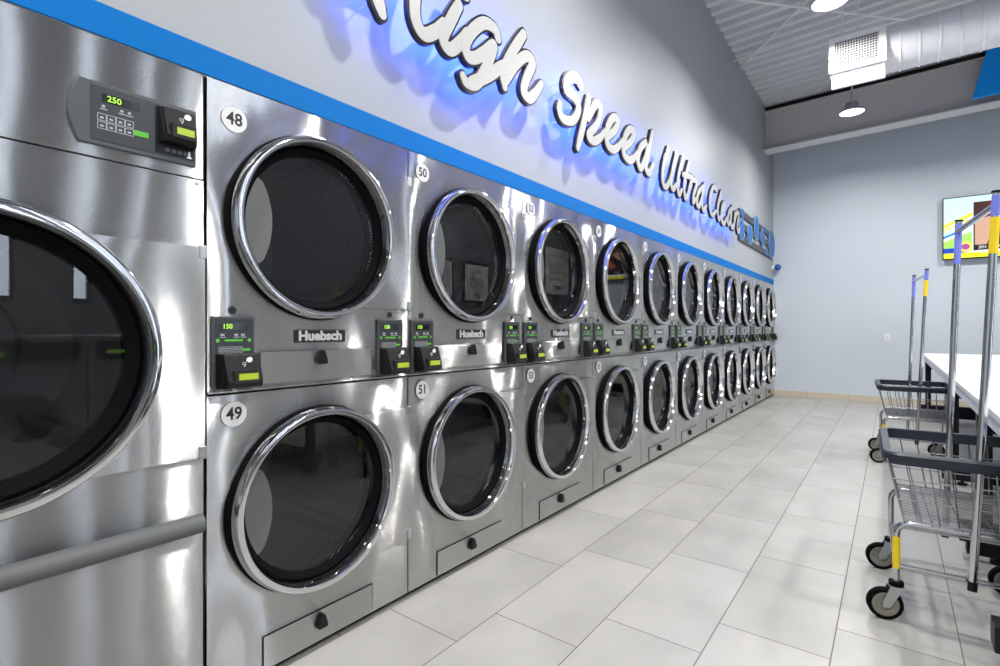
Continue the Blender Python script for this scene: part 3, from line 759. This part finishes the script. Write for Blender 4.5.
scr('name_strip', [(.21, .11), (1, .11), (1, .19), (.21, .19)], emat('tv_black', (14, 14, 18), .3), 6)
scr('white_strip', [(.25, .075), (1, .075), (1, .11), (.25, .11)], emat('tv_white_strip', (225, 232, 235)), 6)
scr('yellow_strip', [(0, .0), (1, .0), (1, .075), (0, .085)], emat('tv_yellow', (225, 225, 30)), 4)
scr('badge', [(.155+.05*math.cos(a*PI/8), .18+.085*math.sin(a*PI/8)) for a in range(16)], emat('tv_badge', (225, 205, 90)), 7)
scr('badge_centre', [(.155+.03*math.cos(a*PI/8), .18+.05*math.sin(a*PI/8)) for a in range(16)], emat('tv_badge_mid', (150, 70, 130)), 8)
def flat_text(txt, size, x, z, y, m_, parent, name='caption'):
    me = text_mesh(txt, size, m_, 0, 0, 0, .0003, .0015)
    for v in me.vertices:
        a, b, c_ = v.co; v.co = (x+b, y-a, z+c_)
    return link(name, me, parent)
flat_text('JEN', .055, .445, .155, -.006, M['decal_white'], TV); flat_text('ER LO', .055, .66, .155, -.006, M['decal_white'], TV)

# ------------------------------------------------------------ folding tables
def make_table(x0, x1, y0, y1, legs, label):
    zt = .86
    t = thing('folding_table', label, 'table', (x0, y0, 0), 0, 'white folding tables')
    Wd, L = x1-x0, y1-y0
    MB().box(0, Wd, 0, L, zt-.03, zt).build('tabletop', M['table'], t, bevel=.004)
    MB().box(.006, Wd-.006, .004, L-.004, zt-.085, zt-.03).build('apron', M['table_edge'], t, bevel=.002)
    for ly in legs:
        ly -= y0
        l = MB().box(.02, .08, ly-.03, ly+.03, .19, zt-.085).box(Wd-.08, Wd-.02, ly-.03, ly+.03, .19, zt-.085)
        l.box(.08, Wd-.08, ly-.02, ly+.02, .66, zt-.085).box(-.05, Wd+.05, ly-.05, ly+.05, .10, .19).box(-.02, Wd+.02, ly-.035, ly+.035, .035, .10)
        lg = l.build('leg', M['black'], t, bevel=.004)
        for fx in (.10, Wd-.10): MB().cyl((fx, ly, 0), (fx, ly, .018), .03, 16).cyl((fx, ly, .018), (fx, ly, .04), .01, 8).build('levelling_foot', M['black'], lg, True)
    return t
make_table(2.03, 3.15, 2.2, 4.99, (3.62, 2.45), 'white folding table behind the front laundry cart, nearer of the two')
make_table(2.03, 3.15, 5.0, 9.2, (5.3, 8.9), 'white folding table reaching toward the back wall, farther of the two')

# ------------------------------------------------------------ laundry carts
def build_cart(label, loc, rz):
    t = thing('laundry_cart', label, 'cart', loc, rz, 'wire laundry carts with hanging rails')
    HX, HYc, ZB, ZT = .26, .32, .425, .675
    def rrect(hx0, hx1, hy, z, r=.05, n=5):
        pts = []
        for cx, cy, a0 in ((hx1-r, hy-r, 0), (hx0+r, hy-r, PI/2), (hx0+r, -hy+r, PI), (hx1-r, -hy+r, 3*PI/2)):
            for i in range(n+1): a = a0+PI/2*i/n; pts.append((cx+r*math.cos(a), cy+r*math.sin(a), z))
        return pts
    # navy bumper rim
    prof = [(-.016, -.024), (.012, -.024), (.018, -.012), (.018, .014), (.010, .022), (-.016, .022)]
    path = rrect(-HX, HX, HYc, ZT); m_ = MB(); k = len(path); q = len(prof)
    for i, p in enumerate(path):
        d_ = (Vector(path[(i+1) % k])-Vector(path[i-1])).normalized(); nrm = Vector((d_.y, -d_.x, 0))
        for a, b in prof: m_.v.append(tuple(Vector(p)+nrm*a+Vector((0, 0, b))))
    for i in range(k):
        for j in range(q): m_.f.append((i*q+j, ((i+1) % k)*q+j, ((i+1) % k)*q+(j+1) % q, i*q+(j+1) % q))
    rim = m_.build('rim_bumper', M['navy'], t, True)
    # wire basket: left side slopes in
    bx0 = -HX+.055; hy = HYc-.02
    def wall_pt(side, u, f):      # f: 0 bottom, 1 top
        z = ZB+(ZT-ZB)*f
        x0 = bx0+(-HX-bx0)*f; x1 = HX-.012+.012*f; yy = hy+.02*f
        if side == 0: return (x0+(x1-x0)*u, -yy, z)
        if side == 1: return (x1, -yy+2*yy*u, z)
        if side == 2: return (x1+(x0-x1)*u, yy, z)
        return (x0, yy-2*yy*u, z)
    b = MB()
    for s_, n_ in ((0, 8), (1, 11), (2, 8), (3, 11)):
        for i in range(n_): b.tube([wall_pt(s_, i/n_, -.02), wall_pt(s_, i/n_, .98)], .003, 5, False)
    for f in (.0, .33, .66): b.tube([wall_pt(s_, 0, f) for s_ in range(4)], .0042 if f == 0 else .003, 6, False, True)
    b.build('basket_sides', M['wire'], t, True)
    b = MB(); n_ = 24
    for i in range(n_+1): y_ = -hy+2*hy*i/n_; b.tube([(bx0, y_, ZB), (HX-.012, y_, ZB)], .0027, 4, False)
    for i in range(6): x_ = bx0+(HX-.012-bx0)*i/5; b.tube([(x_, -hy, ZB-.003), (x_, hy, ZB-.003)], .003, 5, False)
    b.build('basket_floor', M['wire'], t, True)
    # frame: upright U at each end, lower rails
    fr_ = MB(); zc = .405
    for sy in (-1, 1):
        yy = sy*.27; r = .05
        pts = [(-.228, yy, .17), (-.228, yy, zc-r)]+[(-.228+r-r*math.cos(a), yy, zc-r+r*math.sin(a)) for a in (PI/8, PI/4, 3*PI/8)]+[(-.228+r, yy, zc), (.228-r, yy, zc)]
        pts += [(.228-r+r*math.sin(a), yy, zc-r+r*math.cos(a)) for a in (PI/8, PI/4, 3*PI/8)]+[(.228, yy, zc-r), (.228, yy, .17)]
        fr_.tube(pts, .0125, 12)
        fr_.tube([(-.228, yy, .225), (.228, yy, .225)], .0095, 10)
    for sx in (-1, 1):
        fr_.tube([(sx*.228, -.27, .225), (sx*.228, .27, .225)], .0095, 10); fr_.tube([(sx*.15, -.27, zc), (sx*.15, .27, zc)], .010, 10)
    fr_.build('frame', M['chrome_tube'], t, True)
    MB().tube([(-.228, -.27, .215), (-.228, -.27, .345)], .0135, 12).build('warning_sticker', M['yellow'], t, True)
    # hanging rail: two posts leaning slightly, cross bar
    for sy in (-1, 1):
        yy = sy*.305; x0_, x1_ = (.0, .068) if sy < 0 else (-.02, .03)
        z1_ = 1.70; 
        ps = MB().tube([(x0_, yy, .20), (x1_, yy, z1_)], .0135, 14, True, False, .75).build('post', M['chrome_tube'], t, True)
        MB().tube([(x1_, yy, z1_), (x1_+.0005, yy, z1_+.008)], .016, 14).build('post_cap', M['black'], ps, True)
        def at(z): f = (z-.2)/(z1_-.2); return (x0_+(x1_-x0_)*f, yy, z)
        MB().tube([at(.2), at(.235)], .0150, 14, True, False, .8).build('post_foot', M['black'], ps, True)
        if sy < 0: MB().tube([at(1.475), at(1.61)], .0141, 14, True, False, .76).build('yellow_label', M['yellow'], ps, True)
        MB().tube([at(1.615 if sy < 0 else 1.50), at(1.69)], .0140, 14, True, False, .76).build('lavender_film', M['lavender'], ps, True)  # sign glow reflected in the post tops, put in as a lavender band
    MB().tube([(.065, -.305, 1.655), (.028, .305, 1.655)], .0125, 12).build('hanging_rail', M['chrome_tube'], t, True)
    # casters
    for sx, sy, ang in ((-1, -1, .25), (-1, 1, .15), (1, 1, .1), (1, -1, -.1)):
        px, py = sx*.228, sy*.27
        cs = MB().cyl((0, 0, .14), (0, 0, .172), .012, 12)
        ca = cs.build('caster', M['zinc'], t, True); ca.location = (px, py, 0); ca.rotation_euler = (0, 0, ang)
        fk = MB()
        for s2 in (-1, 1):
            yv = s2*.019
            i0 = len(fk.v); sec = [(-.025, .142), (.022, .142), (-.025, .056), (-.048, .052), (-.052, .07)]
            order = [0, 4, 3, 2, 1]
            fk.v += [(sec[o_][0], yv-.0015, sec[o_][1]) for o_ in order]+[(sec[o_][0], yv+.0015, sec[o_][1]) for o_ in order]
            fk.f += [tuple(i0+i for i in range(5)), tuple(i0+5+i for i in reversed(range(5)))]+[(i0+i, i0+5+i, i0+5+(i+1) % 5, i0+(i+1) % 5) for i in range(5)]
        fk.box(-.025, .022, -.02, .02, .139, .143)
        fk.build('fork', M['zinc'], ca)
        MB().cyl((0, 0, .143), (0, 0, .16), .026, 20).build('swivel_guard', M['rubber'], ca, True)
        def roty(m2): m2.v = [(b2-.040, a2, c2) for a2, b2, c2 in m2.v]; return m2
        roty(MB().lathe([(.048, -.014), (.058, -.015), (.0635, -.010), (.0635, .010), (.058, .015), (.048, .014)], 0, .0635, 40)).build('tyre', M['rubber'], ca, True)
        roty(MB().lathe([(.001, -.016), (.012, -.016), (.014, -.008), (.030, -.008), (.034, -.012), (.049, -.013), (.049, .013), (.034, .012), (.030, .008), (.014, .008), (.012, .016), (.001, .016)], 0, .0635, 40)).build('wheel_hub', M['wheel'], ca, True)
    return t
cart = build_cart('wire laundry cart with navy rim in the right foreground', (1.936, 2.955, 0), .035)
c2 = copy_tree(cart); c2.location = (1.855, 6.03, 0); c2.rotation_euler = (0, 0, .05)
c2['label'] = 'wire laundry cart with navy rim farther down the aisle, behind the front cart'

# ------------------------------------------------------------ opposite side of the room (seen mirrored in the doors)
def make_washer(y, label):
    t = thing('front_loading_washer', label, 'washer', (XR-.85, y, 0), 0, 'front loading washers on the opposite wall')
    b = MB(); b.box(0, .82, .003, .717, 0, 1.15); b.build('cabinet', M['zinc'], t, bevel=.01)
    d_ = MB().lathe([(.22, -.0), (.225, -.03), (.20, -.05), (.17, -.05), (.165, -.02)], .36, .55, 40); d_.build('door_ring', M['chrome'], t, True)
    MB().disc(.168, -.02, .36, .55, 32).build('door_glass', M['seg_off'], t)
    MB().box(-.012, 0, .05, .67, .95, 1.1).build('control_panel', M['black'], t, bevel=.003)
    MB().box(-.016, -.010, .12, .24, 1.0, 1.03).build('display', M['seg'], t)
for i in range(5): make_washer(-1.6+.72*i, 'steel front-loading washer on the opposite wall, number %s from the windows side' % ['one', 'two', 'three', 'four', 'five', 'six'][i])
def poster(y0, y1, z0, z1, word, kind, label):
    t = thing('framed_poster', label, 'poster', (XR-.03, y0, z0), 0, 'framed laundry posters')
    Wp, Hp = y1-y0, z1-z0
    MB().box(0, .028, 0, Wp, 0, Hp).build('frame', M['black'], t)
    MB().box(-.002, 0, .035, Wp-.035, .035, Hp-.035).build('sheet', M['white'], t)
    m_ = MB()
    if kind == 0:
        m_.tube([(-.003, Wp*.25, Hp*.6), (-.003, Wp*.3, Hp*.38), (-.003, Wp*.7, Hp*.38), (-.003, Wp*.75, Hp*.6)], .008, 4, closed=True)
        for i in range(3): m_.box(-.004, -.002, Wp*.28, Wp*.72, Hp*(.43+.05*i), Hp*(.44+.05*i))
        m_.tube([(-.003, Wp*.35, Hp*.62), (-.003, Wp*.35, Hp*.78), (-.003, Wp*.65, Hp*.78), (-.003, Wp*.65, Hp*.62)], .006, 4)
    else:
        m_.tube([(-.003, Wp*.22, Hp*.82), (-.003, Wp*.22, Hp*.35), (-.003, Wp*.78, Hp*.35), (-.003, Wp*.78, Hp*.82)], .008, 4, closed=True)
        m_.lathe([(.10, -.002), (.115, -.002), (.115, -.004), (.1, -.004)], Wp*.5, Hp*.56, 24, True)
    m_.build('drawing', M['ink'], t)
    me = text_mesh(word, Hp*.16, M['ink'], 0, 0, 0, .001, .003, 1, 'CENTER', .4)
    for v in me.vertices: a, b, c_ = v.co; v.co = (-.003-a, Wp*.5-b, Hp*.19+c_)
    link('lettering', me, t)
def mirror_y(px, py): return on_x(px, py, -XR+.04)[1:]
a = mirror_y(465, 261); b = mirror_y(490.7, 303.5)
print('poster', a, b)
zt_, zb_ = a[1], b[1]; wpost = b[0]-a[0]
poster(a[0], b[0], zb_, zt_, 'fold', 0, 'black-framed poster of a laundry basket with the word fold')
c_ = mirror_y(454.6, 262)[0]
poster(c_-wpost, c_, zb_, zt_, 'dry', 1, 'black-framed poster with the word dry')
d2 = mirror_y(570.7, 250)
poster(d2[0]-wpost*1.5, d2[0], mirror_y(570.7, 298)[1], d2[1], 'wash', 1, 'black-framed poster of a washing machine with the word wash')
